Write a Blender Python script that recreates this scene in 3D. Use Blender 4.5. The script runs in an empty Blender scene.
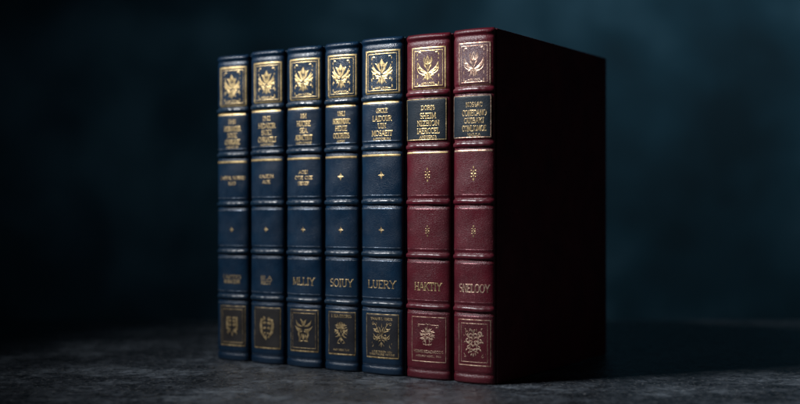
import bpy, bmesh, math, random
from mathutils import Vector, Matrix
R = math.radians
sc = bpy.context.scene
COL = sc.collection
random.seed(4)

# ------------------------------------------------------------------ materials
def new_mat(name):
    m = bpy.data.materials.new(name); m.use_nodes = True
    nt = m.node_tree
    for n in list(nt.nodes): nt.nodes.remove(n)
    out = nt.nodes.new('ShaderNodeOutputMaterial')
    p = nt.nodes.new('ShaderNodeBsdfPrincipled')
    nt.links.new(p.outputs[0], out.inputs[0])
    return m, nt, p

def N(nt, kind, **kw):
    n = nt.nodes.new(kind)
    for k, v in kw.items():
        if k.startswith('i_'):
            n.inputs[k[2:].replace('_', ' ')].default_value = v
        else:
            setattr(n, k, v)
    return n

def ramp(nt, fac, stops):
    r = nt.nodes.new('ShaderNodeValToRGB')
    while len(r.color_ramp.elements) < len(stops): r.color_ramp.elements.new(.5)
    for e, (p, c) in zip(r.color_ramp.elements, stops):
        e.position = p; e.color = (c[0], c[1], c[2], 1)
    nt.links.new(fac, r.inputs[0])
    return r.outputs[0]

def leather(name, dark, mid, light, rough=.42, grain=1.0, spec=.5, scuff=.25):
    m, nt, p = new_mat(name)
    tc = N(nt, 'ShaderNodeTexCoord')
    L = nt.links.new
    # broad tonal drift of the dyed hide
    n1 = N(nt, 'ShaderNodeTexNoise', i_Scale=38., i_Detail=6., i_Roughness=.62); L(tc.outputs['Object'], n1.inputs['Vector'])
    c = ramp(nt, n1.outputs[0], [(.30, dark), (.5, mid), (.72, light)])
    # hide grain : fine cells
    v = N(nt, 'ShaderNodeTexVoronoi', i_Scale=950.); v.feature = 'DISTANCE_TO_EDGE'; L(tc.outputs['Object'], v.inputs['Vector'])
    vr = ramp(nt, v.outputs[0], [(0., (0, 0, 0)), (.22, (1, 1, 1))])
    n2 = N(nt, 'ShaderNodeTexNoise', i_Scale=520., i_Detail=5., i_Roughness=.7); L(tc.outputs['Object'], n2.inputs['Vector'])
    # sparse worn flecks, rubbed lighter
    n3 = N(nt, 'ShaderNodeTexNoise', i_Scale=900., i_Detail=3., i_Roughness=.6); L(tc.outputs['Object'], n3.inputs['Vector'])
    n4 = N(nt, 'ShaderNodeTexNoise', i_Scale=55., i_Detail=4.); L(tc.outputs['Object'], n4.inputs['Vector'])
    f3 = ramp(nt, n3.outputs[0], [(.60, (0, 0, 0)), (.70, (1, 1, 1))])
    f4 = ramp(nt, n4.outputs[0], [(.42, (0, 0, 0)), (.62, (1, 1, 1))])
    mul = N(nt, 'ShaderNodeMath', operation='MULTIPLY'); L(f3, mul.inputs[0]); L(f4, mul.inputs[1])
    mul2 = N(nt, 'ShaderNodeMath', operation='MULTIPLY'); L(mul.outputs[0], mul2.inputs[0]); mul2.inputs[1].default_value = scuff
    mx = N(nt, 'ShaderNodeMix', data_type='RGBA'); L(mul2.outputs[0], mx.inputs[0]); L(c, mx.inputs[6])
    mx.inputs[7].default_value = (min(1, light[0]*2.6+.10), min(1, light[1]*2.6+.08), min(1, light[2]*2.6+.08), 1)
    L(mx.outputs[2], p.inputs['Base Color'])
    rr = N(nt, 'ShaderNodeMapRange', i_From_Min=.3, i_From_Max=.7, i_To_Min=rough-.10, i_To_Max=rough+.13)
    L(n4.outputs[0], rr.inputs[0]); L(rr.outputs[0], p.inputs['Roughness'])
    b1 = N(nt, 'ShaderNodeBump', i_Strength=.30*grain, i_Distance=.00022); L(vr, b1.inputs['Height'])
    b2 = N(nt, 'ShaderNodeBump', i_Strength=.35*grain, i_Distance=.0002); L(n2.outputs[0], b2.inputs['Height']); L(b1.outputs[0], b2.inputs['Normal'])
    n5 = N(nt, 'ShaderNodeTexNoise', i_Scale=70., i_Detail=3.); L(tc.outputs['Object'], n5.inputs['Vector'])
    b3 = N(nt, 'ShaderNodeBump', i_Strength=.35, i_Distance=.0006); L(n5.outputs[0], b3.inputs['Height']); L(b2.outputs[0], b3.inputs['Normal'])
    L(b3.outputs[0], p.inputs['Normal'])
    p.inputs['Specular IOR Level'].default_value = spec
    return m

def gilt(name, hi, lo, rough=.42, worn=.35, metal=.8):
    m, nt, p = new_mat(name); L = nt.links.new
    tc = N(nt, 'ShaderNodeTexCoord')
    n1 = N(nt, 'ShaderNodeTexNoise', i_Scale=340., i_Detail=5., i_Roughness=.75); L(tc.outputs['Object'], n1.inputs['Vector'])
    c = ramp(nt, n1.outputs[0], [(worn-.02, lo), (worn+.20, hi)])
    L(c, p.inputs['Base Color'])
    p.inputs['Metallic'].default_value = metal
    p.inputs['Roughness'].default_value = rough
    n2 = N(nt, 'ShaderNodeTexNoise', i_Scale=900., i_Detail=2.); L(tc.outputs['Object'], n2.inputs['Vector'])
    b = N(nt, 'ShaderNodeBump', i_Strength=.5, i_Distance=.0002); L(n2.outputs[0], b.inputs['Height']); L(b.outputs[0], p.inputs['Normal'])
    return m

M = {}
M['blue'] = leather('navy_leather', (.0019, .0115, .028), (.0032, .0165, .039), (.0070, .027, .057), .36, 1.0, .36, .12)
M['red'] = leather('burgundy_leather', (.046, .0032, .0075), (.068, .0046, .0110), (.094, .0080, .0165), .42, 1.15, .38, .50)
M['blue_band'] = leather('polished_navy_leather', (.0026, .0118, .026), (.0042, .0168, .035), (.009, .027, .052), .31, .15, .6, .1)
M['red_band'] = leather('polished_burgundy_leather', (.044, .0032, .008), (.064, .0046, .0110), (.09, .009, .018), .33, .3, .5, .2)
M['label'] = leather('label_leather', (.0022, .0080, .0150), (.0034, .0108, .0195), (.0055, .015, .026), .50, .8, .3, .05)
M['black'] = leather('black_inlay_leather', (.006, .007, .011), (.009, .010, .015), (.013, .014, .019), .5, .8, .4, .05)
M['brown'] = leather('brown_inlay_leather', (.013, .012, .013), (.019, .017, .017), (.026, .023, .022), .5, .8, .4, .1)
M['plum'] = leather('plum_inlay_leather', (.042, .010, .017), (.058, .014, .022), (.078, .022, .030), .46, 1.0, .5, .5)
M['gold'] = gilt('gold_leaf', (.86, .64, .31), (.30, .21, .09), .44, .34)
M['gold_dim'] = gilt('dulled_gold_leaf', (.76, .57, .30), (.20, .14, .07), .45, .42)
M['bronze'] = gilt('rubbed_gold_leaf', (.72, .54, .40), (.24, .11, .08), .45, .40)
M['blind'] = gilt('tooled_line_gloss', (.20, .24, .30), (.03, .05, .08), .35, .45, .5)
M['blind_red'] = gilt('tooled_line_gloss_red', (.36, .18, .19), (.10, .02, .03), .35, .48, .5)

m, nt, p = new_mat('aged_paper'); tc = N(nt, 'ShaderNodeTexCoord')
w = N(nt, 'ShaderNodeTexWave', i_Scale=480., i_Distortion=1.5, i_Detail=2.); w.bands_direction = 'X'
nt.links.new(tc.outputs['Object'], w.inputs['Vector'])
nt.links.new(ramp(nt, w.outputs[0], [(0, (.28, .22, .14)), (1, (.46, .38, .27))]), p.inputs['Base Color'])
b = N(nt, 'ShaderNodeBump', i_Strength=.5, i_Distance=.0003); nt.links.new(w.outputs[0], b.inputs['Height']); nt.links.new(b.outputs[0], p.inputs['Normal'])
p.inputs['Roughness'].default_value = .8
M['paper'] = m

# ------------------------------------------------------------------ object helpers
def link(name, me, mat, parent=None):
    o = bpy.data.objects.new(name, me); COL.objects.link(o)
    if mat: me.materials.append(mat)
    if parent: o.parent = parent
    return o

def mesh(name, verts, faces, mat, parent=None, smooth=True):
    me = bpy.data.meshes.new(name); me.from_pydata([tuple(v) for v in verts], [], faces); me.validate()
    bm = bmesh.new(); bm.from_mesh(me)
    bmesh.ops.recalc_face_normals(bm, faces=bm.faces)
    bm.to_mesh(me); bm.free()
    for f in me.polygons: f.use_smooth = smooth
    return link(name, me, mat, parent)

def rounded_box(name, x0, x1, y0, y1, z0, z1, r, mat, parent):
    bm = bmesh.new()
    bmesh.ops.create_cube(bm, size=1)
    for v in bm.verts:
        v.co = Vector(((x0+x1)/2+v.co.x*(x1-x0), (y0+y1)/2+v.co.y*(y1-y0), (z0+z1)/2+v.co.z*(z1-z0)))
    bmesh.ops.bevel(bm, geom=bm.edges[:], offset=r, segments=3, profile=.5, affect='EDGES')
    me = bpy.data.meshes.new(name); bm.to_mesh(me); bm.free()
    for f in me.polygons: f.use_smooth = True
    o = link(name, me, mat, parent)
    wn = o.modifiers.new('wn', 'WEIGHTED_NORMAL'); wn.keep_sharp = False
    return o

# ------------------------------------------------------------------ engraved lettering (stroke font with serifs)
def arc(cx, cy, rx, ry, a0, a1, n=12):
    return [(cx+rx*math.cos(R(a0+(a1-a0)*i/n)), cy+ry*math.sin(R(a0+(a1-a0)*i/n))) for i in range(n+1)]
F = {
 'A': (.86, [[(.06, 0), (.43, 1)], [(.43, 1), (.80, 0)], [(.2, .36), (.66, .36)]]),
 'B': (.72, [[(.14, 0), (.14, 1)], [(.14, 1), (.36, 1)]+arc(.36, .76, .24, .24, 90, -90)+[(.14, .52)], [(.36, .52)]+arc(.38, .26, .27, .26, 90, -90)+[(.14, 0)]]),
 'C': (.80, [arc(.46, .5, .37, .5, 48, 312, 18), [(.71, .66), (.71, .95)]]),
 'D': (.84, [[(.14, 0), (.14, 1)], [(.14, 1), (.34, 1)]+arc(.34, .5, .42, .5, 90, -90, 16)+[(.14, 0)]]),
 'E': (.70, [[(.14, 0), (.14, 1)], [(.14, 1), (.6, 1), (.6, .82)], [(.14, .52), (.48, .52)], [(.14, 0), (.62, 0), (.62, .2)]]),
 'F': (.66, [[(.14, 0), (.14, 1)], [(.14, 1), (.6, 1), (.6, .82)], [(.14, .52), (.48, .52)]]),
 'G': (.84, [arc(.46, .5, .37, .5, 48, 312, 18), [(.72, .05), (.72, .42)], [(.54, .42), (.8, .42)]]),
 'H': (.88, [[(.16, 0), (.16, 1)], [(.72, 0), (.72, 1)], [(.16, .5), (.72, .5)]]),
 'I': (.40, [[(.20, 0), (.20, 1)]]),
 'J': (.50, [[(.32, 1), (.32, .1)]+arc(.18, .1, .14, .2, 0, -120, 6)]),
 'K': (.84, [[(.14, 0), (.14, 1)], [(.68, 1), (.16, .42)], [(.32, .58), (.74, 0)]]),
 'L': (.68, [[(.14, 0), (.14, 1)], [(.14, 0), (.6, 0), (.62, .24)]]),
 'M': (1.02, [[(.14, 0), (.16, 1)], [(.16, 1), (.5, .1)], [(.5, .1), (.84, 1)], [(.84, 1), (.88, 0)]]),
 'N': (.90, [[(.16, 0), (.16, 1)], [(.16, 1), (.74, 0)], [(.74, 0), (.74, 1)]]),
 'O': (.88, [arc(.44, .5, .37, .5, 0, 360, 24)]),
 'R': (.80, [[(.14, 0), (.14, 1)], [(.14, 1), (.36, 1)]+arc(.36, .75, .25, .25, 90, -90)+[(.14, .5)], [(.36, .5), (.72, 0)]]),
 'S': (.68, [arc(.34, .75, .23, .25, 40, 250, 12)[:]+arc(.33, .27, .26, .27, 80, -150, 12)]),
 'T': (.76, [[(.38, 0), (.38, 1)], [(.06, .8), (.06, 1), (.70, 1), (.70, .8)]]),
 'U': (.86, [[(.16, 1), (.16, .34)]+arc(.42, .34, .26, .34, 180, 360, 12)+[(.68, 1)]]),
 'W': (1.14, [[(.08, 1), (.32, 0)], [(.32, 0), (.56, .95)], [(.56, .95), (.80, 0)], [(.80, 0), (1.04, 1)]]),
 'X': (.84, [[(.1, 0), (.72, 1)], [(.1, 1), (.74, 0)]]),
 'Y': (.82, [[(.08, 1), (.41, .48)], [(.74, 1), (.41, .48)], [(.41, .48), (.41, 0)]]),
 'Z': (.74, [[(.1, .8), (.1, 1), (.64, 1), (.1, 0), (.66, 0), (.66, .2)]]),
 '.': (.30, [[(.12, .02), (.2, .02)]]),
 '-': (.44, [[(.08, .45), (.36, .45)]]),
 ' ': (.45, []),
}
def text_strokes(txt, cx, cz, height, width=None, thick=.17, thin=.085):
    """list of (polyline, width function) centred on cx, cz ; metres"""
    adv = sum(F[c][0] for c in txt)
    sx = height if width is None else width/adv
    out = []
    x = cx-adv*sx/2
    z0 = cz-height/2
    for c in txt:
        w_, st = F[c]
        for pl in st:
            pts = [(x+px*sx, z0+pz*height) for px, pz in pl]
            ws = []
            for i in range(len(pts)):
                a = pts[max(0, i-1)]; b_ = pts[min(len(pts)-1, i+1)]
                dx, dz = b_[0]-a[0], b_[1]-a[1]; l = math.hypot(dx, dz) or 1
                ws.append(height*(thin+(thick-thin)*abs(dz)/l))
            out.append((pts, ws))
            for i, j in ((0, 1), (-1, -2)):
                px, pz = pl[i]; qx, qz = pl[j]
                if (abs(pz) < .02 or abs(pz-1) < .02) and abs(qz-pz) > .5*abs(qx-px) and abs(qz-pz) > .22:
                    s = .13
                    out.append(([(x+(px-s)*sx, z0+pz*height), (x+(px+s)*sx, z0+pz*height)], [height*thin]*2))
        x += w_*sx
    return out

# ------------------------------------------------------------------ the spine surface
H0 = .25
class Spine:
    def __init__(s, w, H, ribs, bulge=.0052, seed=0):
        s.w, s.H, s.ribs, s.B = w, H, ribs, bulge
        pts = []
        n = 400
        for i in range(n+1):
            th = math.pi*(1-i/n)
            c, q = math.cos(th), math.sin(th)
            # gently domed face with tightly rounded shoulders
            x = w*math.copysign(abs(c)**(2/2.15), c)
            y = -bulge*abs(q)**(2/2.15)
            pts.append((x, y))
        # a little return into the hinge
        s.pts = pts
        L = [0]
        for i in range(1, len(pts)):
            L.append(L[-1]+math.hypot(pts[i][0]-pts[i-1][0], pts[i][1]-pts[i-1][1]))
        s.A = L[-1]/2
        s.L = [l-s.A for l in L]
        rnd = random.Random(seed)
        s.ph = [rnd.uniform(0, 6.28) for _ in range(6)]
    def prof(s, a):
        a = max(-s.A, min(s.A, a))
        lo, hi = 0, len(s.L)-1
        while hi-lo > 1:
            m_ = (lo+hi)//2
            if s.L[m_] <= a: lo = m_
            else: hi = m_
        t = (a-s.L[lo])/(s.L[hi]-s.L[lo]+1e-12)
        x = s.pts[lo][0]+(s.pts[hi][0]-s.pts[lo][0])*t
        y = s.pts[lo][1]+(s.pts[hi][1]-s.pts[lo][1])*t
        i0, i1 = max(0, lo-6), min(len(s.pts)-1, hi+6)
        dx, dy = s.pts[i1][0]-s.pts[i0][0], s.pts[i1][1]-s.pts[i0][1]
        l = math.hypot(dx, dy) or 1
        return x, y, dy/l, -dx/l
    def h(s, a, z):
        """relief : grooves beside the raised bands, pillowed panels, rolled caps"""
        v = 0
        for rz in s.ribs:
            d = abs(z-rz)
            v -= .00085*math.exp(-((d-.0027)/.0010)**2)
        t = s.H-z
        v -= .0009*math.exp(-((t-.0052)/.0012)**2)
        v += .0007*math.exp(-((t-.0026)/.0016)**2)
        if t < .0022: v -= .0022*(1-t/.0022)**2.2
        v -= .0007*math.exp(-((z-.0068)/.0009)**2)
        v += .0003*math.exp(-((z-.0042)/.0014)**2)
        if z < .0018: v -= .0014*(1-z/.0018)**2.2
        p = s.ph
        v += .00012*math.sin(z*140+p[0]+a*60)+.00008*math.sin(z*310+p[1]-a*150)+.0001*math.sin(a*190+p[2])
        return v
    def S(s, a, z, off=0):
        x, y, nx, ny = s.prof(a)
        k = max(0, min(1, (s.A-abs(a))/.004))
        v = s.h(a, z)*(.25+.75*k)+off
        return (x+nx*v, y+ny*v, z)
    def body(s, mat, parent):
        na = 56
        zs = [s.H*i/260 for i in range(261)]
        V, Fc = [], []
        for z in zs:
            for i in range(na+1):
                u = -1+2*i/na
                u = math.copysign(abs(u)**.85, u)
                V.append(s.S(u*s.A, z))
        row = na+1
        # inner skin, 1.6 mm in
        nin = 12; base2 = len(V)
        for z in zs:
            for i in range(nin+1):
                u = -1+2*i/nin
                x = u*(s.w-.0016)
                y = -s.B*.72*math.sqrt(max(0, 1-u*u))+.0022
                V.append((x, y, min(max(z, .0004), s.H-.0014)))
        r2 = nin+1
        for j in range(len(zs)-1):
            for i in range(na): Fc.append((j*row+i, j*row+i+1, (j+1)*row+i+1, (j+1)*row+i))
            for i in range(nin): Fc.append((base2+j*r2+i, base2+(j+1)*r2+i, base2+(j+1)*r2+i+1, base2+j*r2+i+1))
            Fc.append((j*row, (j+1)*row, base2+(j+1)*r2, base2+j*r2))
            Fc.append((j*row+na, base2+j*r2+nin, base2+(j+1)*r2+nin, (j+1)*row+na))
        for j, fl in ((0, False), (len(zs)-1, True)):
            a_ = [j*row+i for i in range(na+1)]; b_ = [base2+j*r2+i for i in range(nin+1)]
            Fc.append(tuple(a_+b_[::-1]))
        return mesh('spine', V, Fc, mat, parent)
    def band(s, rz, mat, parent, seed):
        rnd = random.Random(seed)
        na, nc = 60, 14
        V, Fc = [], []
        hh, out = .0020, .0021
        p0, p1 = rnd.uniform(0, 6), rnd.uniform(0, 6)
        for i in range(na+1):
            u = -1+2*i/na
            a = u*s.A*.985
            k = min(1, (1-abs(u))/.10+.12)
            k = math.sin(k*math.pi/2)
            wob = 1+.05*math.sin(u*9+p0)+.04*math.sin(u*21+p1)
            zc = rz+.00012*math.sin(u*5+p1)
            x, y, nx, ny = s.prof(a)
            for j in range(nc+1):
                t = math.pi*j/nc
                ez = math.cos(t)
                dz = hh*math.copysign(abs(ez)**.9, ez)
                dn = out*k*wob*math.sin(t)**.8-.0012
                V.append((x+nx*dn, y+ny*dn, zc+dz*(.9+.1*k)))
        r = nc+1
        for i in range(na):
            for j in range(nc): Fc.append((i*r+j, i*r+j+1, (i+1)*r+j+1, (i+1)*r+j))
        Fc.append(tuple(range(r))); Fc.append(tuple(na*r+j for j in range(r)))
        return mesh('raised_band', V, Fc, mat, parent)
    def ribbons(s, name, strokes, mat, parent, base=.00008, relief=.00009):
        """raised strokes laid on the curved leather"""
        V, Fc = [], []
        for pts, ws in strokes:
            if not hasattr(ws, '__len__'): ws = [ws]*len(pts)
            P, W = [], []
            for i in range(len(pts)-1):
                (x0, z0), (x1, z1) = pts[i], pts[i+1]
                n = max(1, int(math.hypot(x1-x0, z1-z0)/.0009))
                for k in range(n):
                    t = k/n; P.append((x0+(x1-x0)*t, z0+(z1-z0)*t)); W.append(ws[i]+(ws[i+1]-ws[i])*t)
            P.append(pts[-1]); W.append(ws[-1])
            b0 = len(V)
            closed = math.hypot(P[0][0]-P[-1][0], P[0][1]-P[-1][1]) < 1e-7 and len(P) > 4
            m_ = len(P)
            for i in range(m_):
                if closed:
                    pa, pb = P[(i-1) % (m_-1)], P[(i+1) % (m_-1)]
                    pc = P[i % (m_-1)]
                else:
                    pa, pb = P[max(0, i-1)], P[min(m_-1, i+1)]; pc = P[i]
                d1 = Vector((pc[0]-pa[0], pc[1]-pa[1])); d2 = Vector((pb[0]-pc[0], pb[1]-pc[1]))
                if d1.length < 1e-9: d1 = d2.copy()
                if d2.length < 1e-9: d2 = d1.copy()
                d1.normalize(); d2.normalize()
                d = d1+d2
                if d.length < .1: d = d1
                d.normalize()
                mit = min(1.5, 1/max(.3, d.dot(d1)))
                nx, nz = -d.y, d.x
                hw = W[i]/2*mit
                rl = relief*min(1, W[i]/.0006)
                for q, o in ((-1, 0), (0, rl), (1, 0)):
                    V.append(s.S(pc[0]+nx*hw*q, pc[1]+nz*hw*q, base+o))
            for i in range(m_-1):
                for q in range(2):
                    Fc.append((b0+i*3+q, b0+i*3+q+1, b0+(i+1)*3+q+1, b0+(i+1)*3+q))
        me = bpy.data.meshes.new(name); me.from_pydata(V, [], Fc)
        for f in me.polygons: f.use_smooth = False
        o = link(name, me, mat, parent)
        return o
    def patch(s, name, a0, a1, z0, z1, mat, parent, off=.0002):
        na, nz = 36, 30
        V, Fc = [], []
        def jit(i, n): return 0
        for sgn in (1, 0):
            for j in range(nz+1):
                for i in range(na+1):
                    a = a0+(a1-a0)*i/na; z = z0+(z1-z0)*j/nz
                    edge = min(i, na-i, j, nz-j) == 0
                    V.append(s.S(a, z, (off*(.4 if edge else 1)) if sgn else -.0004))
        n1 = (na+1)*(nz+1); r = na+1
        for j in range(nz):
            for i in range(na):
                Fc.append((j*r+i, j*r+i+1, (j+1)*r+i+1, (j+1)*r+i))
                Fc.append((n1+j*r+i, n1+(j+1)*r+i, n1+(j+1)*r+i+1, n1+j*r+i+1))
        for i in range(na):
            Fc.append((i, n1+i, n1+i+1, i+1)); t = nz*r
            Fc.append((t+i, t+i+1, n1+t+i+1, n1+t+i))
        for j in range(nz):
            Fc.append((j*r, (j+1)*r, n1+(j+1)*r, n1+j*r))
            Fc.append((j*r+na, n1+j*r+na, n1+(j+1)*r+na, (j+1)*r+na))
        return mesh(name, V, Fc, mat, parent)

# ------------------------------------------------------------------ ornament drawing (mm, origin at panel centre)
def leaf(p0, p1, width, bend=0, n=9, tip=.15, base=.25):
    (x0, z0), (x1, z1) = p0, p1
    dx, dz = x1-x0, z1-z0
    pts, ws = [], []
    for i in range(n+1):
        t = i/n; b_ = math.sin(math.pi*t)*bend
        pts.append((x0+dx*t-dz*b_, z0+dz*t+dx*b_))
        ws.append(width*max(tip if t > .5 else base, math.sin(math.pi*t**.8)))
    return (pts, ws)
def leaf_outline(p0, p1, width, bend, lw, n=9):
    pts, ws = leaf(p0, p1, width, bend, n)
    L_, R_ = [], []
    for i in range(len(pts)):
        a = pts[max(0, i-1)]; b_ = pts[min(n, i+1)]
        dx, dz = b_[0]-a[0], b_[1]-a[1]; l = math.hypot(dx, dz) or 1
        hw = (math.sin(math.pi*(i/n)**.85))*width/2
        L_.append((pts[i][0]-dz/l*hw, pts[i][1]+dx/l*hw)); R_.append((pts[i][0]+dz/l*hw, pts[i][1]-dx/l*hw))
    return [(L_, [lw]*len(L_)), (R_, [lw]*len(R_)), (pts[1:-2], [lw*.7]*len(pts[1:-2]))]
def curl(cx, cz, r, a0, turns, w, shrink=.35, n=16):
    pts, ws = [], []
    for i in range(n+1):
        t = i/n; rr = r*(1-(1-shrink)*t); a = R(a0)+turns*2*math.pi*t
        pts.append((cx+rr*math.cos(a), cz+rr*math.sin(a))); ws.append(w*(.6+.6*math.sin(math.pi*t)))
    return (pts, ws)
def mirror(st): return st+[([(-x, z) for x, z in p], w) for p, w in st]
def place(st, cx, cz, sx=1, sz=1):
    return [([(cx+x*.001*sx, cz+z*.001*sz) for x, z in p], [w_*.001 for w_ in (w if hasattr(w, '__len__') else [w]*len(p))]) for p, w in st]
def hand(st, seed):
    # no two impressions of a hand tool are alike
    rnd = random.Random(seed); out = []
    for p, w in st:
        dx, dz, k, sc_ = rnd.uniform(-.28, .28), rnd.uniform(-.28, .28), rnd.uniform(.84, 1.18), rnd.uniform(.93, 1.07)
        mx_, mz_ = p[len(p)//2]
        w = w if hasattr(w, '__len__') else [w]*len(p)
        out.append(([(mx_+(x-mx_)*sc_+dx, mz_+(z-mz_)*sc_+dz) for x, z in p], [q*k for q in w]))
    return out
def rect(x0, x1, z0, z1, w):
    return ([(x0, z0), ((x0+x1)/2, z0), (x1, z0), (x1, z1), (x0, z1), (x0, z0)], [w]*6)

def top_crest(k, filled):
    rnd = random.Random(k*7+1)
    lw = .5
    st = []
    if filled:
        v = .25*math.sin(k*2.3)
        st += [leaf((0, 4.6), (0, 10.6), 2.5), leaf((0, -1.4), (0, 5), 1.5)]
        side = [leaf((.5, .2), (1.5, 8.4), 1.7, -.22), leaf((1.7, 4.6), (3.3, 7.6), 1.2, -.1),
                leaf((1.5, -1.6), (9.6, 4.4+v), 2.5, -.08), leaf((1.4, -.6), (8.4, 6.4+v), 2.3, -.20), leaf((3.6, .6), (10.0, 1.6), 1.6, -.28), leaf((3.4, 3.6), (5.8, 7.6), 1.3, .1),
                leaf((.9, -3.0), (6.6, -.4), 1.3, -.30), leaf((5.6, -1.0), (9.2, -2.6), 1.2, .30), curl(7.8, -4.2, 1.0, 90, -.8, .5),
                leaf((2.6, -3.4), (6.2, -3.6), .9, .25)]
    else:
        st += leaf_outline((0, -2), (0, 10), 4.4, 0, lw)+[leaf((0, 2), (0, 7), 1.4)]
        side = leaf_outline((.9, -3.2), (9.0, 5.0), 3.8, -.24, lw)+leaf_outline((.6, 3.6), (3.0, 9.0), 1.8, -.2, lw*.8) \
            + [leaf((1, -3), (6.6, 1.2), 1.3, -.25), leaf((4.6, -.6), (9.6, .2), 1.0, .2), leaf((1.0, .5), (3.0, 4.4), 1.1, -.2)]
    st.append(leaf((0, -9.6), (0, -3), 1.5))
    side += [([(.2, -2.6), (1.8, -5), (4.4, -8.6)], [.9, .7, .45]), leaf((2.2, -5.4), (5.6, -5.2), 1.1, .2), leaf((1.6, -4.6), (1.6, -8.6), 1.2, .15)]
    st += mirror(side)
    c = [leaf((6.4, 12.4), (9.0, 12.7), .9, .1), leaf((9.2, 12.2), (9.4, 9.8), .8, .1), leaf((9.3, -12.6), (9.3, -9.6), .9, -.1),
         leaf((6.6, -12.5), (8.8, -12.9), .8), leaf((9.2, -4.5), (9.3, -7.2), .9, .15), leaf((9.5, 6.8), (9.3, 8.4), .8)]
    st += mirror(c)
    return st

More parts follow.
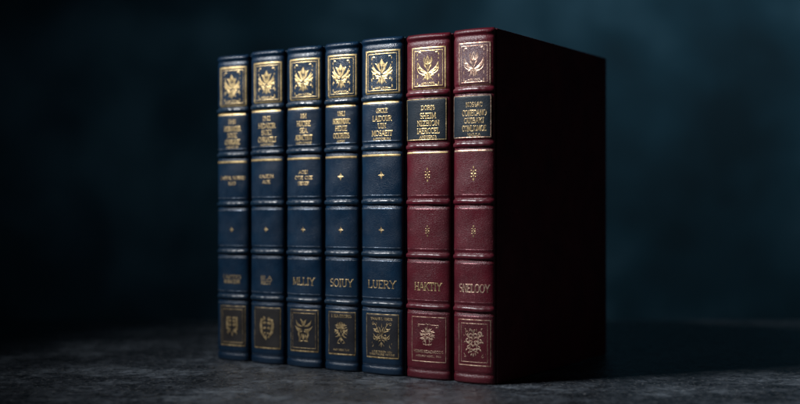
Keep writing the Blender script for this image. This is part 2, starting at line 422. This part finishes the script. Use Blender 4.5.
def bottom_crest(k):
    if k == 7:       # heart-shaped knot of foliage
        s = []
        for cx_, cz_, r_, a0, tn in ((2.2, 4.6, 2.0, 200, -1.1), (5.0, 6.4, 1.9, 240, 1.1), (5.4, 1.8, 1.9, 120, 1.0), (2.3, -.4, 1.8, 160, -1.1), (4.2, -3.2, 1.6, 100, 1.0), (1.9, -5.6, 1.4, 160, -1.0)):
            s.append(curl(cx_, cz_, r_, a0, tn, .85))
        for x0, z0, an, l in ((1.0, 7.2, 70, 2.2), (3.2, 7.8, 100, 2.2), (6.4, 8.4, 60, 1.8), (7.0, 4.6, 10, 1.5), (3.4, 3.0, 20, 2.0), (7.0, .4, -30, 1.6), (3.6, -1.0, 10, 2.0), (.6, 2.0, 60, 2.0),
                              (5.4, -4.6, -50, 1.6), (2.8, -4.4, 0, 1.5), (.5, -2.8, 60, 1.8), (1.4, -7.6, -70, 1.8), (3.4, -6.6, -40, 1.4), (.5, -6.0, 80, 1.6)):
            s.append(leaf((x0, z0), (x0+l*math.cos(R(an)), z0+l*math.sin(R(an))), 1.05, .2))
        st = mirror(s)+[leaf((0, -10.2), (0, -7), 1.0), leaf((0, 5.4), (0, 9.2), 1.0)]
        c = [curl(7.6, -9.2, 1.1, 180, .5, .4), leaf((6.6, -10), (8.4, -7.6), .5)]
        return st+mirror(c)
    if k == 6:       # round rosette of branching leaflets, cartouche and lines beneath
        st = []
        for i in range(10):
            a = R(90+i*36)
            d = lambda r_, t_: (r_*math.cos(a+t_), 2.6+r_*math.sin(a+t_))
            if i != 5:
                st.append(leaf(d(2.2, 0), d(7.0 if i == 0 else 6.4, .04), 1.15, .12))
                st.append(leaf(d(3.6, .06), d(5.9, .30), .75, .2)); st.append(leaf(d(3.6, -.06), d(5.9, -.27), .75, -.2))
            st.append(curl(*d(2.0, .3), .8, math.degrees(a), .8, .45))
        st += [curl(0, 2.6, 1.0, 0, 1, .5, 1)]
        st += mirror([curl(2.4, -3.4, 1.5, 90, .8, .6), leaf((.4, -4.4), (2.2, -5), .6), ([(7.8, 8.6), (7.8, 10.6), (2.2, 10.6), (1.2, 11.4), (0, 10.6)], [.3]*5), curl(7.2, 8.6, .8, 0, .6, .4)])
        return st
    if k == 5:       # antlered scroll crest with tassel
        s = [([(.4, -1), (2.6, 3.0), (4.4, 6.4), (6.4, 7.8)], [.5, .7, .55, .35]), curl(6.4, 7.0, 1.0, 90, -.9, .4), leaf((3.4, 4), (6.6, 4.2), .8, -.2), leaf((4.4, 6), (4.4, 8.4), .6, .2),
             leaf((.6, .8), (2.2, 5.4), .9, .12), leaf((1.8, 1.8), (4.2, 3.2), .7, -.2), leaf((1, -.8), (6.6, .8), .9, -.3), curl(5.2, -1.8, 1.3, 60, -.9, .45), curl(2.5, -.4, 1.2, 200, .9, .45),
             leaf((.6, -2.2), (4.4, -3.8), .8, .2), curl(3.2, -3.0, 1.0, 0, .9, .4), leaf((.5, -3.4), (2.6, -5.4), .7, .2), ([(.2, -5), (2.0, -7.2)], [.4, .25]), leaf((3.6, 1.4), (6.2, 2.6), .6, .2),
             leaf((7.4, -8.4), (6.2, -6.0), .55, .2), leaf((7.6, -6.2), (7.6, -4.8), .4)]
        return mirror(s)+[leaf((0, -8.2), (0, -4.4), .9), leaf((0, -3), (0, 1.4), 1.2), leaf((0, 4.4), (0, 7.6), .8)]
    if k == 4:       # bushy round crest on a stem
        s = []
        for i in range(6):
            a = R(-42+i*27)
            s.append(leaf((1.6*math.cos(a), 1+1.8*math.sin(a)), (6.4*math.cos(a), 1.0+6.4*math.sin(a)), 1.15, .2 if i % 2 else -.2))
            s.append(leaf((3.6*math.cos(a+.22), 1+3.6*math.sin(a+.22)), (6.2*math.cos(a+.22), 1+6.0*math.sin(a+.22)), .7, .2))
            s.append(curl(3.4*math.cos(a+.1), 1+3.4*math.sin(a+.1), .9, 40*i, .9, .45))
        s += [leaf((.6, -3), (3.0, -1.0), .9, .2), ([(.3, -3.8), (3.2, -6.6)], [.6, .35]), leaf((.6, -5), (2.4, -5.4), .6), leaf((1.0, -7.6), (4.0, -7.4), .5, .1)]
        return mirror(s)+[leaf((0, -7), (0, -2.4), 1.0), leaf((0, -.6), (0, 5.4), 1.3)]
    if k == 3:       # crowned urn
        s = [leaf((1.2, 3.2), (6.8, 8.2), 1.9, -.2), leaf((.5, 4), (2.8, 9.0), 1.6, .1), leaf((1, 1), (7.4, 3.6), 2.0, -.2), ([(3.6, 0), (4.0, -3), (3.0, -6), (3.4, -8.4)], [1.6, 1.4, 1.2, .8]),
             leaf((.6, -.5), (5.4, .4), 1.7, -.2), leaf((.5, -8), (4.4, -8.6), 1.2), leaf((1.2, -2.4), (2.2, -6.4), 1.5)]
        return mirror(s)+[leaf((0, -7.5), (0, -2), 1.8), leaf((0, 3), (0, 8), 1.8)]
    if k == 2:       # tapering shield
        s = [([(1.2, 7), (5, 6.4), (5.6, 2), (4.8, -3), (1.6, -7.6)], [1.2, 1.9, 2.3, 2.2, 1.2]), leaf((.6, 4), (4, 3), 2.4, .1), leaf((.7, 0), (4, -1), 2.4, .1), leaf((.6, -3.6), (2.6, -4.4), 1.8), curl(2.4, 7.6, 1.2, 0, .6, .8)]
        return mirror(s)+[leaf((0, -9.4), (0, -5), 1.6)]
    s = [([(1.0, 6.2), (4.8, 6.0), (5.0, 1), (4.8, -2.4), (1.6, -3.4)], [1.6, 2.2, 2.4, 2.2, 1.6]), leaf((.6, 3.6), (4, 3.4), 2.6), leaf((.6, .6), (4, .4), 2.6), leaf((1.4, -5), (5, -6.4), 1.8, .2), leaf((3, -2), (4.6, -8), 1.2)]
    return mirror(s)+[leaf((0, -8.6), (0, -4.6), 1.6)]

# ------------------------------------------------------------------ one book
def fz(t, H): return H*(1-t)
BOOKS = [
 # thickness, height, depth offset, colour, title lines, panel-3 text, author, labels
 dict(k=7, s0=.0000, s1=.0352, H=.2500, col='red', title=['NOSSAC', 'CONECANO', 'OUIBAKI', 'COMLIOMOE', 'MAILILA'], tw=[.58, .86, .70, .84, .46], name='SNELOOY', nw=.88,
      label='burgundy leather book at the right end, spine lettered SNELOOY, its black side board fully showing'),
 dict(k=6, s0=.0358, s1=.0750, H=.2494, col='red', title=['DORIS', 'SHEIM', 'NIZBION', 'IAERCCEL', 'ANDOERTS'], tw=[.46, .54, .74, .76, .56], name='HAKTIY', nw=.73,
      label='burgundy leather book lettered HAKTIY, standing between the navy LUERY and the burgundy SNELOOY'),
 dict(k=5, s0=.0760, s1=.1150, H=.2500, col='blue', title=['GHOLE', 'LAIDOUR', 'UIN', 'MOSAEIT', 'MUIDORUM'], tw=[.42, .68, .30, .74, .62], name='LUERY', nw=.80,
      label='navy leather book lettered LUERY, touching the burgundy books, black crest panel with antler scrolls'),
 dict(k=4, s0=.1156, s1=.1492, H=.2492, col='blue', title=['UHLI', 'HORRINDUC', 'HEXIE', 'OCIORITIS', 'ANDRI.'], tw=[.32, .72, .50, .68, .36], name='SOIUY', nw=.79,
      label='navy leather book lettered SOIUY, two small gold crosses over its name'),
 dict(k=3, s0=.1500, s1=.1864, H=.2488, col='blue', title=['HH', 'HUCIRE', 'SEA', 'AUMCTIUT', 'ANDICOSUE'], tw=[.24, .56, .32, .70, .64], name='MLLIY', nw=.72,
      p3=[('AOEI', .30), ('CTIE CIIE', .58), ('HEIIEF', .36)],
      label='navy leather book lettered MLLIY, with three short gold lines under its middle band'),
 dict(k=2, s0=.1872, s1=.2228, H=.2484, col='blue', title=['IHI', 'HIDAIOR', 'SUEI', 'CHRIATLI', 'ASTORUI'], tw=[.36, .76, .46, .80, .60], name='BLA', nw=.40,
      p3=[('CAOEIH', .50), ('AUE', .28)], name2='RIOT',
      label='slightly blurred navy leather book lettered BLA, second from the dark left end'),
 dict(k=1, s0=.2234, s1=.2582, H=.2470, col='blue', title=['IHI', 'HORAIOIR', 'SOUE', 'CHIRIAIE', 'ANSTEUR'], tw=[.38, .76, .44, .70, .58], name='LAWNDES', nw=.66,
      p3=[('LAOEHL HUBREI', .92), ('IUO', .28)], name2='HORATEUR',
      label='blurriest navy leather book at the far left end, LAWNDES in faint small gold letters'),
]
P0 = Vector((.0677, .8045, 0)); U = Vector((-.840, .5425, 0)); YAW = math.atan2(-.5425, .840)
DEPTH = .1955

def make_book(b_):
    k, H = b_['k'], b_['H']
    red = b_['col'] == 'red'
    lm = M['red'] if red else M['blue']
    w = (b_['s1']-b_['s0'])/2-.0002
    org = P0+U*((b_['s0']+b_['s1'])/2)
    e = bpy.data.objects.new('leather_book', None); COL.objects.link(e)
    e.empty_display_size = .05
    e.location = org; e.rotation_euler = (0, 0, YAW+R({7: 0, 6: .15, 5: -.1, 4: .12, 3: -.12, 2: .1, 1: 0}[k]))
    e['label'] = b_['label']; e['category'] = 'book'
    e['group'] = 'burgundy books in the row' if red else 'navy blue books in the row'
    ribs = [fz(t, H) for t in ((.1735 if red else .181), .327, .488, .643, .791)]
    sp = Spine(w-.0010, H, ribs, seed=k)
    body = sp.body(lm, e)
    # boards, pages
    D = DEPTH-{7: 0, 6: .0, 5: .001, 4: .002, 3: .001, 2: .002, 1: .003}[k]
    rounded_box('cover_board', w-.0028, w, .0012, D, .0003, H-.0006, .0008, lm, e)
    rounded_box('cover_board', -w, -w+.0028, .0012, D, .0003, H-.0006, .0008, lm, e)
    rounded_box('page_block', -w+.0030, w-.0030, .0030, D-.004, .0035, H-.0042, .0006, M['paper'], e)
    for i, rz in enumerate(ribs): sp.band(rz, M['red_band'] if red else M['blue_band'], body, k*10+i)
    g = M['bronze'] if k == 7 else M['gold'] if k != 6 else M['gold']
    gd = M['bronze'] if k == 7 else M['gold_dim']
    A = sp.A
    cx = .0020
    fw = w*(.70 if red else .75)            # half width of the frames
    unit = w/.0195
    # ---- top panel frame + crest
    zt, zb = fz(.042, H), fz(.160 if red else .166, H)
    if red: sp.patch('inlay_panel', cx-fw, cx+fw, zb, zt, M['plum'], body, .00008)
    base = .00016 if red else .00008
    lwid = .0007 if k == 7 else .0009 if k == 6 else .0013
    st = [rect(cx-fw, cx+fw, zb, zt, lwid), rect(cx-fw+.0020, cx+fw-.0020, zb+.0020, zt-.0020, .00032)]
    sp.ribbons('gilt_frame', st, g, body, base)
    zc = (zt+zb)/2
    cr = sp.ribbons('crest', place(hand(top_crest(k, k < 6), k), cx, zc-.0004, unit*.93, .93), g, body, base)
    sp.ribbons('small_lettering', text_strokes('ANO LOUIS', cx, zb+.0038, .0011, fw*.8, .2, .14), g, body, base)
    # ---- title label
    lt, lb = fz(.187 if red else .193, H), fz(.310, H)
    off = 0
    if red:
        sp.patch('title_label', -A*.90, A*.84, lb, lt, M['label'], body, .00035); off = .00034
        e_ = .0007
        sp.ribbons('gilt_frame', [rect(-A*.90+e_, A*.84-e_, lb+e_, lt-e_, .00050)], M['gold_dim'] if k == 6 else M['bronze'], body, off+.00008)
    else:
        sp.ribbons('gilt_line', [([(-A*.86, lt), (A*.80, lt)], [.0014]*2)], g, body)
        sp.ribbons('tooled_line', [([(-A*.84, lb+.0006), (A*.80, lb+.0006)], [.0007]*2)], M['blind'], body)
    rows = [.2150, .2385, .2600, .2820, .2995]
    hs = [.0037, .0046, .0043, .0046, .0021]
    for txt, tw, ty, hh in zip(b_['title'], b_['tw'], rows, hs):
        st = text_strokes(txt, cx+.0002, fz(ty+(.0 if red else .003), H), hh*.80, 2*w*.64*tw, .145, .075)
        sp.ribbons('title_lettering', st, M['gold_dim'] if k == 7 else g, body, off+.00008)
    # ---- gilt line of the third panel
    z3 = fz(.3445 if red else .350, H)
    sp.ribbons('gilt_line', [([(-A*.88, z3), (A*.86, z3)], [.0015 if not red else .0011]*2)], g, body)
    # thin tooled lines either side of the other bands
    bl = M['blind_red'] if red else M['blind']
    st = []
    for i, rz in enumerate(ribs):
        if i >= 1: st.append(([(-A*.88, rz+.0050), (A*.86, rz+.0050)], [.00045]*2))
        if i >= 2: st.append(([(-A*.88, rz-.0049), (A*.86, rz-.0049)], [.00055]*2))
    st.append(([(-A*.88, .0072), (A*.86, .0072)], [.0005]*2))
    for q in st: sp.ribbons('tooled_line', [q], bl, body)
    # ---- florets / small lettering
    def floret(t, size, mat, dots):
        z = fz(t, H)
        s_ = []
        if dots:
            for i in range(4):
                a = R(90*i); c_, n_ = math.cos(a), math.sin(a)
                s_.append(leaf((.5*c_, .5*n_), (1.7*c_, 1.7*n_), .95)); 
                if i % 2: s_.append(leaf((0, 2.3*n_), (0, 3.7*n_), 1.0))
                a += R(45); c_, n_ = math.cos(a), math.sin(a)
                s_.append(leaf((1.5*c_, 1.7*n_), (2.2*c_, 2.5*n_), .75))
        else:
            for i in range(4):
                a = R(90*i); c_, n_ = math.cos(a), math.sin(a)
                s_.append(leaf((.2*c_, .2*n_), (3.0*c_, 3.0*n_), .95, 0, 6, .3, .5))
                s_.append(leaf((.7*c_-.7*n_, .7*n_+.7*c_), (1.3*c_-1.0*n_, 1.3*n_+1.0*c_), .5))
        sp.ribbons('floret', place(s_, cx-.0003, z, size*(1.0 if dots else .88), size*(1.15 if dots else 1)), mat, body)
    if 'p3' in b_:
        st = []; n_ = len(b_['p3'])
        for i, (txt, tw) in enumerate(b_['p3']):
            st = text_strokes(txt, cx, fz(.402+.018*i if n_ == 2 else .392+.0175*i, H), .0023, 2*w*.80*tw, .24, .16)
            sp.ribbons('small_lettering', st, gd, body)
    else:
        floret(.409, 1.25 if red else .95, M['gold'], red)
    floret(.571, 1.0 if red else .85 if k > 3 else .75, M['gold_dim'], red)
    # ---- author name
    nh = .0055 if k > 2 else .0028
    st = text_strokes(b_['name'], cx-.0002, fz(.7315, H)+(0 if k > 2 else .0016), nh, 2*w*.80*b_['nw'], .15, .07)
    if k <= 2: sp.ribbons('author_lettering', text_strokes(b_['name2'], cx-.0002, fz(.7315, H)-.0022, .0026, 2*w*.80*b_['nw']*.9, .2, .12), gd, body)
    sp.ribbons('author_lettering', st, gd, body)
    # ---- bottom panel
    fb = w*(.72)
    zt, zb = fz(.820, H), fz(.948, H)
    if not red:
        sp.patch('inlay_panel', cx-fb, cx+fb, zb, zt, M['brown'] if k < 3 else M['black'], body, .00008)
    base = .00008 if red else .00016
    g6 = M['bronze'] if red else M['gold_dim']
    st = [([(cx-fb, zb), (cx-fb, zt), (cx+fb, zt), (cx+fb, zb)], [.00045]*4), ([(cx-fb, zb), (cx+fb, zb)], [.0007 if red else .0011]*2)]
    if k in (7, 3, 1): st.append(rect(cx-fb+.0022, cx+fb-.0022, zb+.0024, zt-.0026, .0003))
    sp.ribbons('gilt_frame', st, g6, body, base)
    sp.ribbons('crest', place(hand(bottom_crest(k), k+50), cx+(-.0004 if red else 0), (zt+zb)/2+{6: .0005, 5: .0008, 4: .0006}.get(k, 0), unit*(1.14 if k < 6 else 1.05), {7: 1.0, 6: .95, 5: 1.12, 4: 1.1}.get(k, .98)), g6, body, base)
    st = []
    if k == 6: st = [('HUMSISTAOHICOS', zb+.0072, .0018, 1.75), ('ASTORU MDCLI INO', zb+.0040, .0011, 1.5)]
    if k == 5: st = [('THANS L HAUS.', zt-.0034, .0015, 1.4), ('A THE TOREIS MCLI', zb+.0044, .0012, 1.3), ('DISATISORE HOUNI', zb+.0024, .0012, 1.6)]
    if k == 4: st = [('I. BIA OIIORIS', zt-.0030, .0020, 1.5), ('ANO DEHI TOU', zb+.0034, .0012, 1.2)]
    for txt, z_, h_, w_ in st: sp.ribbons('small_lettering', text_strokes(txt, cx, z_, h_, fb*w_, .2, .14), g6, body, base)
    return e
for b_ in BOOKS: make_book(b_)

# ------------------------------------------------------------------ tabletop
m, nt, p = new_mat('dark_slate'); L = nt.links.new
tc = N(nt, 'ShaderNodeTexCoord')
n1 = N(nt, 'ShaderNodeTexNoise', i_Scale=13., i_Detail=8., i_Roughness=.68); L(tc.outputs['Object'], n1.inputs['Vector'])
n2 = N(nt, 'ShaderNodeTexNoise', i_Scale=95., i_Detail=9., i_Roughness=.78, i_Distortion=.4); L(tc.outputs['Object'], n2.inputs['Vector'])
n3 = N(nt, 'ShaderNodeTexNoise', i_Scale=330., i_Detail=4., i_Roughness=.75); L(tc.outputs['Object'], n3.inputs['Vector'])
c1 = ramp(nt, n1.outputs[0], [(.36, (.011, .014, .018)), (.5, (.034, .041, .051)), (.63, (.100, .118, .140))])
c2 = ramp(nt, n2.outputs[0], [(.40, (.40, .40, .40)), (.52, (1, 1, 1)), (.64, (1.9, 1.9, 1.9))])
c3 = ramp(nt, n3.outputs[0], [(.57, (0, 0, 0)), (.64, (1, 1, 1))])
mm = N(nt, 'ShaderNodeMix', data_type='RGBA', blend_type='MULTIPLY'); mm.inputs[0].default_value = 1; L(c1, mm.inputs[6]); L(c2, mm.inputs[7])
mk = N(nt, 'ShaderNodeMath', operation='MULTIPLY'); L(c3, mk.inputs[0]); mk.inputs[1].default_value = .75
m2 = N(nt, 'ShaderNodeMix', data_type='RGBA'); L(mk.outputs[0], m2.inputs[0]); L(mm.outputs[2], m2.inputs[6]); m2.inputs[7].default_value = (.26, .27, .28, 1)
L(m2.outputs[2], p.inputs['Base Color'])
rr = N(nt, 'ShaderNodeMapRange', i_From_Min=.35, i_From_Max=.65, i_To_Min=.16, i_To_Max=.44); L(n2.outputs[0], rr.inputs[0]); L(rr.outputs[0], p.inputs['Roughness'])
ba = N(nt, 'ShaderNodeBump', i_Strength=.30, i_Distance=.0009); L(n2.outputs[0], ba.inputs['Height'])
bb = N(nt, 'ShaderNodeBump', i_Strength=1.0, i_Distance=.0009); L(n3.outputs[0], bb.inputs['Height']); L(ba.outputs[0], bb.inputs['Normal'])
L(bb.outputs[0], p.inputs['Normal'])
M['slate'] = m
t = rounded_box('tabletop', -1.6, 1.6, -.5, 1.27, -.04, 0, .006, M['slate'], None)
t['kind'] = 'structure'

# ------------------------------------------------------------------ painted canvas backdrop
m, nt, p = new_mat('painted_backdrop'); L = nt.links.new
tc = N(nt, 'ShaderNodeTexCoord')
n1 = N(nt, 'ShaderNodeTexNoise', i_Scale=2.0, i_Detail=5., i_Roughness=.5, i_Distortion=.5); L(tc.outputs['Object'], n1.inputs['Vector'])
n2 = N(nt, 'ShaderNodeTexNoise', i_Scale=5., i_Detail=4., i_Roughness=.55); L(tc.outputs['Object'], n2.inputs['Vector'])
ad = N(nt, 'ShaderNodeMix', data_type='FLOAT'); ad.inputs[0].default_value = .3; L(n1.outputs[0], ad.inputs[2]); L(n2.outputs[0], ad.inputs[3])
L(ramp(nt, ad.outputs[0], [(.36, (.005, .028, .044)), (.49, (.013, .060, .092)), (.62, (.056, .142, .200))]), p.inputs['Base Color'])
p.inputs['Roughness'].default_value = .9
M['backdrop'] = m
V, Fc = [], []
nx = 60
for j, (y, z) in enumerate([(2.9, 3.2), (2.9, -1.2), (2.93, -1.2), (2.93, 3.2)]):
    for i in range(nx+1):
        x = -3.2+6.4*i/nx
        V.append((x, y+.02*math.sin(x*3.1)+.012*math.sin(x*7.7+1), z))
r = nx+1
for j in range(4):
    for i in range(nx): Fc.append((j*r+i, j*r+i+1, ((j+1) % 4)*r+i+1, ((j+1) % 4)*r+i))
Fc.append(tuple(j*r for j in range(4))); Fc.append(tuple(j*r+nx for j in range(4)))
bd = mesh('backdrop', V, Fc, M['backdrop'])
bd['kind'] = 'structure'

# ------------------------------------------------------------------ light
def area(name, loc, target, size, energy, col, sy=None, spread=180):
    l = bpy.data.lights.new(name, 'AREA'); l.energy = energy; l.color = col; l.size = size
    if sy: l.shape = 'RECTANGLE'; l.size_y = sy
    l.spread = R(spread)
    o = bpy.data.objects.new(name, l); COL.objects.link(o)
    o.location = loc
    o.rotation_euler = (Vector(target)-Vector(loc)).to_track_quat('-Z', 'Y').to_euler()
    return o
area('softbox_lamp', (-.84, .56, .86), (-.01, .84, .325), .26, 2.2, (.97, .98, 1), .16, 50)
def spot(name, loc, target, energy, col, ang, blend=1, size=.1):
    l = bpy.data.lights.new(name, 'SPOT'); l.energy = energy; l.color = col; l.spot_size = R(ang); l.spot_blend = blend; l.shadow_soft_size = size
    o = bpy.data.objects.new(name, l); COL.objects.link(o); o.location = loc
    o.rotation_euler = (Vector(target)-Vector(loc)).to_track_quat('-Z', 'Y').to_euler()
    return o
spot('backdrop_lamp', (.72, 1.55, 1.10), (.66, 2.9, .26), 33, (.76, .92, 1), 110)

wd = bpy.data.worlds.new('World'); sc.world = wd; wd.use_nodes = True
bg = wd.node_tree.nodes['Background']; bg.inputs[0].default_value = (.45, .75, 1, 1); bg.inputs[1].default_value = .005
area('added_fill', (1.5, .0, .55), (.15, .9, .12), .8, .30, (1, .90, .86), .8)  # weak unseen fill, added to lift the dark side board to maroon

# ------------------------------------------------------------------ camera
cd = bpy.data.cameras.new('camera'); cam = bpy.data.objects.new('camera', cd); COL.objects.link(cam)
EYE = 178/1152*.8045
cam.location = (0, 0, EYE); cam.rotation_euler = (R(90), 0, 0)
cd.sensor_width = 36; cd.lens = 1152/800*36
cd.shift_y = 5/800
cd.clip_start = .01; cd.clip_end = 100
cd.dof.use_dof = True; cd.dof.focus_distance = .833; cd.dof.aperture_fstop = 3.0; cd.dof.aperture_blades = 0
sc.camera = cam

sc.render.engine = 'CYCLES'
sc.view_settings.view_transform = 'Standard'; sc.view_settings.look = 'None'
sc.view_settings.exposure = 0; sc.view_settings.gamma = 1
sc.render.resolution_x = 1024; sc.render.resolution_y = 517
